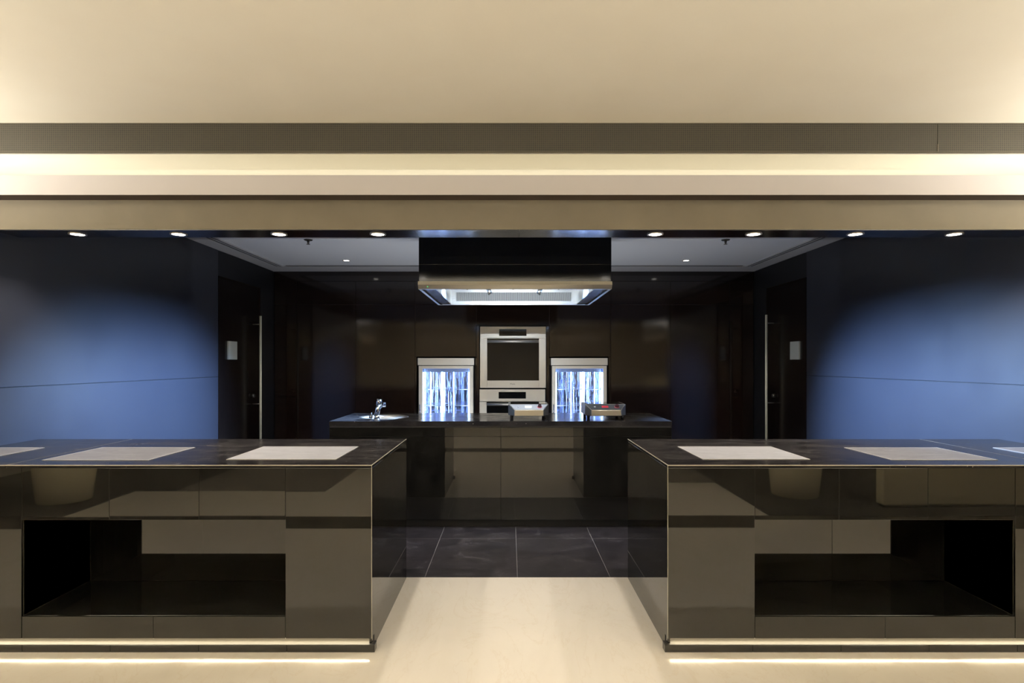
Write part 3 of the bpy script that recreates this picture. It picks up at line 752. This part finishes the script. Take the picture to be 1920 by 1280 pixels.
# steel rim all the way round: upright band coloured pale as if lit over a band that slopes back
zm = Z_(533.5, YH0)
rim = MB()
MB().xprism([(YH0 - 0.003, zm), (YH0 + 0.004, zht), (YH0 + 0.03, zht), (YH0 + 0.03, zm)], hx0, hx1).build('front_band', 'pale_rim', h, label='pale bright band')
rim.xprism([(YH0 + 0.022, zh), (YH0, zm - 0.0005), (YH0 + 0.05, zm - 0.0005), (YH0 + 0.05, zh)], hx0, hx1)
rim.box(hx0, hx0 + 0.02, YH0 + 0.02, YH1, zh, zht).box(hx1 - 0.02, hx1, YH0 + 0.02, YH1, zh, zht).box(hx0 + 0.02, hx1 - 0.02, YH1 - 0.02, YH1, zh, zht)
rim.build('rim', 'brushed_steel', h, label='brushed steel rim')
# dark side plates
s1 = 0.085
for xe in (hx0 + 0.02, hx1 - 0.045):
    B(xe, xe + 0.025, YH0 + 0.05, YH1 - 0.02, zh + 0.001, zh + 0.012).build('edge_plate', 'hood_black', h)
a0, a1 = hx0 + 0.045, hx1 - 0.045
for (xa_, xb_) in ((a0, a0 + s1), (a1 - s1, a1)):
    B(xa_, xb_, YH0 + 0.06, YH1 - 0.06, zh + 0.002, zh + 0.010).build('side_glass', 'hood_side_glass', h, label='dark glass strip')
c0, c1 = a0 + s1, a1 - s1
yc0, yc1 = YH0 + 0.05, YH1 - 0.05
zc_ = zh + 0.155
cav = MB()
cav.box(a0, a1, yc0, yc0 + 0.01, zh + 0.002, zc_).box(a0, a1, yc1, yc1 + 0.03, zh, zc_)
cav.box(a0, c0 , yc0, yc1, zh + 0.012, zh + 0.02).box(c1, a1, yc0, yc1, zh + 0.012, zh + 0.02)
cav.box(c0 - 0.01, c0, yc0 + 0.01, yc1, zh + 0.02, zc_).box(c1, c1 + 0.01, yc0 + 0.01, yc1, zh + 0.02, zc_)
cav.box(c0, c1, yc0 + 0.01, yc1, zc_, zc_ + 0.01)
cav.build('cavity', 'hood_steel', h, label='bright steel underside')
# baffle filter on the sloping back
fl = MB()
z0_, z1_ = zh + 0.035, zh + 0.115
nb = 92
for k in range(nb):
    x = c0 + 0.05 + (c1 - c0 - 0.10) * (k + 0.5) / nb
    hw = (c1 - c0 - 0.10) / nb * 0.28
    fl.quadbox([(x-hw, yc1-0.012, z0_), (x+hw, yc1-0.012, z0_), (x+hw, yc1-0.004, z0_), (x-hw, yc1-0.004, z0_), (x-hw, yc1-0.05, z1_), (x+hw, yc1-0.05, z1_), (x+hw, yc1-0.042, z1_), (x-hw, yc1-0.042, z1_)])
fo = fl.build('baffle_filter', 'filter_bar', h, label='steel grease filter of upright bars')
MB().quadbox([(c0+0.05, yc1-0.003, z0_), (c1-0.05, yc1-0.003, z0_), (c1-0.05, yc1, z0_), (c0+0.05, yc1, z0_), (c0+0.05, yc1-0.034, z1_), (c1-0.05, yc1-0.034, z1_), (c1-0.05, yc1-0.02, z1_), (c0+0.05, yc1-0.02, z1_)]).build('filter_back', 'filter_slot', fo)
for px in (876, 962, 1048):
    x = X_(px, YH0 + 0.1)
    MB().tube((x, YH0 + 0.12, zc_), (x, YH0 + 0.12, zh + 0.012), 0.005, n=12).tube((x - 0.006, YH0 + 0.12, zh + 0.012), (x + 0.006, YH0 + 0.12, zh + 0.012), 0.006, n=12).build('clip', 'bronze', h)
lb = B(c0 + 0.15, c1 - 0.15, yc0 + 0.012, yc0 + 0.04, zc_ - 0.03, zc_ - 0.012).build('light_bar', 'hood_led', h, label='white light bar')
xm = (c0 + c1)/2
light('hood_light', 'AREA', (xm, yc0 + 0.026, zc_ - 0.032), L_HOOD, (0.78, 0.88, 1.0), lb, target=(xm, yc0 + 0.45, zh - 1.0), shape='RECTANGLE', size=0.75, size_y=0.025)
for sg in (-1, 1):  # lamps added inside the hood to make the blue wall glow
    xl = xm + sg * 0.22; zl_ = zh + 0.05
    sl_ = MB().tube((xl, 5.04, zc_), (xl, 5.04, zl_ + 0.03), 0.012, n=16).tube((xl - sg*0.02, 5.04, zl_ + 0.012), (xl + sg*0.015, 5.04, zl_ - 0.002), 0.022, 0.026, n=20).build('side_lamp', 'hood_steel', h, label='small outward facing lamp')
    light('side_lamp_beam', 'SPOT', (xl + sg*0.03, 5.04, zl_ - 0.004), L_WASH, (0.36, 0.58, 1.0), sl_, target=(xm + sg*3.1, 4.9 if sg < 0 else 4.55, 0.72), spot_size=math.radians(62), spot_blend=1.0, shadow_soft_size=0.06)
p = at(802, 537.5, YH0 + 0.012)
MB().tube((p.x, YH0 + 0.02, p.z), (p.x, YH0 + 0.004, p.z), 0.005, n=14).build('indicator', 'green_dot', h, label='tiny green indicator light')

# ------------------------------------------------------------------ downlights
def downlight(loc, rad, lens, power, label, group, spot=math.radians(95), name='downlight'):
    r = thing(name, loc, label, 'downlight', group)
    x, y, z = loc
    MB().lathe(loc, [(rad, 0.002), (rad, -0.004), (rad*1.28, -0.006), (rad*1.32, 0.0)], n=32).build('trim_ring', 'lamp_trim', r)
    MB().tube((x, y, z + 0.002), (x, y, z - 0.002), rad, n=32).build('lens', lens, r, label='glowing lens')
    light('downlight_beam', 'SPOT', (x, y, z - 0.012), power, (1.0, 0.92, 0.82), r, spot_size=spot, spot_blend=0.7, shadow_soft_size=rad*0.6)
    return r
places = ['leftmost', 'second from the left', 'third from the left', 'just left of the hood', 'just right of the hood', 'third from the right', 'second from the right', 'rightmost']
for px, wh in zip((145.5, 335, 523, 708.5, 1228.5, 1413, 1603.5, 1789), places):
    yl = 3.505
    downlight((X_(px, yl), yl, ZS - 0.004), 0.037, 'lamp_lens', L_SOFFIT, 'bright round downlight in the beam underside, ' + wh + ' of eight' if 'hood' not in wh else 'bright round downlight in the beam underside, ' + wh, 'downlights in the beam over the counters', math.radians(128))
for px, wh in ((649.5, 'left'), (1286.5, 'right')):
    yl = F * (ZT - EYE) / (678 - 490)
    downlight((X_(px, yl), yl, ZT + 0.012), 0.034, 'tray_lens', L_TRAY, 'small round downlight in the white ceiling, ' + wh + ' of the hood', 'downlights in the white kitchen ceiling')

# sprinklers
for px, wh in ((578, 'left'), (1360.5, 'right')):
    yy = 5.60; x = X_(px, yy)
    r = thing('sprinkler_head', (x, yy, ZT + 0.012), 'small dark sprinkler head in the white ceiling, ' + wh + ' of the hood', 'sprinkler', 'sprinkler heads in the kitchen ceiling')
    MB().tube((x, yy, ZT + 0.012), (x, yy, ZT + 0.004), 0.042, 0.036, n=28).build('rosette', 'bronze', r)
    MB().tube((x, yy, ZT + 0.004), (x, yy, ZT - 0.022), 0.013, 0.010, n=16).build('nozzle', 'bronze', r)
    MB().tube((x, yy, ZT - 0.030), (x, yy, ZT - 0.033), 0.017, n=20).tube((x, yy, ZT - 0.022), (x, yy, ZT - 0.031), 0.004, n=8).build('deflector', 'bronze', r)

# ------------------------------------------------------------------ dining room lamps, unseen and added for brightness (behind and beside the camera)
for sgn, wh in ((-1, 'left'), (1, 'right')):
    x = sgn * 3.5
    t = thing('hanging_uplight', (x, 1.5, 1.95), 'long hanging uplight of the dining room, to the ' + wh + ' of the camera', 'pendant light', 'dining room hanging uplights')
    MB().box(x - 0.09, x + 0.09, 0.2, 2.75, 1.95, 1.96).box(x - 0.09, x - 0.08, 0.2, 2.75, 1.96, 2.0).box(x + 0.08, x + 0.09, 0.2, 2.75, 1.96, 2.0).build('trough', 'cream_wall', t)
    for y in (0.5, 2.45):
        MB().tube((x, y, 1.96), (x, y, ZC), 0.003, n=8).build('hanging_wire', 'bronze', t)
    light('uplight_glow', 'AREA', (x, 1.475, 1.985), L_SIDE, (1.0, 0.945, 0.85), t, target=(x, 1.475, 2.9), shape='RECTANGLE', size=0.12, size_y=2.4)
t = thing('hanging_uplight', (0, -0.6, 1.95), 'long hanging uplight of the dining room, right behind the camera', 'pendant light', 'dining room hanging uplights')
MB().box(-2.4, 2.4, -0.69, -0.51, 1.95, 1.96).box(-2.4, 2.4, -0.69, -0.68, 1.96, 2.0).box(-2.4, 2.4, -0.52, -0.51, 1.96, 2.0).build('trough', 'cream_wall', t)
for x in (-2.1, 2.1):
    MB().tube((x, -0.6, 1.96), (x, -0.6, ZC), 0.003, n=8).build('hanging_wire', 'bronze', t)
light('uplight_glow', 'AREA', (0, -0.6, 1.985), L_SIDE * 2.2, (1.0, 0.945, 0.85), t, target=(0, -0.3, 2.9), shape='RECTANGLE', size=4.7, size_y=0.12)
for x, wx in ((-4.2, 'far left'), (-1.6, 'left of the middle'), (1.75, 'right of the middle'), (4.2, 'far right')):
    for y, wy in ((0.9, 'front row'), (-1.4, 'rear row')):
        downlight((x, y, ZC - 0.001), 0.05, 'tray_lens', L_ROOM, 'round recessed downlight in the dining room ceiling, ' + wy + ', ' + wx, 'dining room ceiling downlights', math.radians(120))

# things of the dining room that show as reflections in the polished counter fronts
def planter(x, y, rad, label):
    r = thing('tapered_planter', (x, y, 0.006), label, 'planter', 'cream planters reflected in the counters')
    MB().lathe((x, y, 0.006), [(0.0, 0.0), (rad*0.98, 0.0), (rad, 0.01), (rad*1.28, 0.62), (rad*1.22, 0.62), (rad*1.16, 0.55), (0.0, 0.55)]).build('pot', 'planter_cream', r)
    MB().tube((x, y, 0.556), (x, y, 0.566), rad*1.14, n=32).build('soil', 'dark_carpet', r)
planter(-4.52, -0.28, 0.235, 'cream tapered planter reflected in the left counter front')
planter(2.98, -0.45, 0.225, 'cream tapered planter reflected in the right counter front')
so = thing('low_partition', (4.5, -0.02, 0.006), 'low cream partition reflected in the right counter front', 'partition')
B(3.58, 5.4, -0.07, 0.05, 0.03, 0.95).build('box', 'planter_cream', so, bevel=0.01)
B(3.60, 5.38, -0.05, 0.03, 0.006, 0.03).build('plinth', 'dark_gap', so)
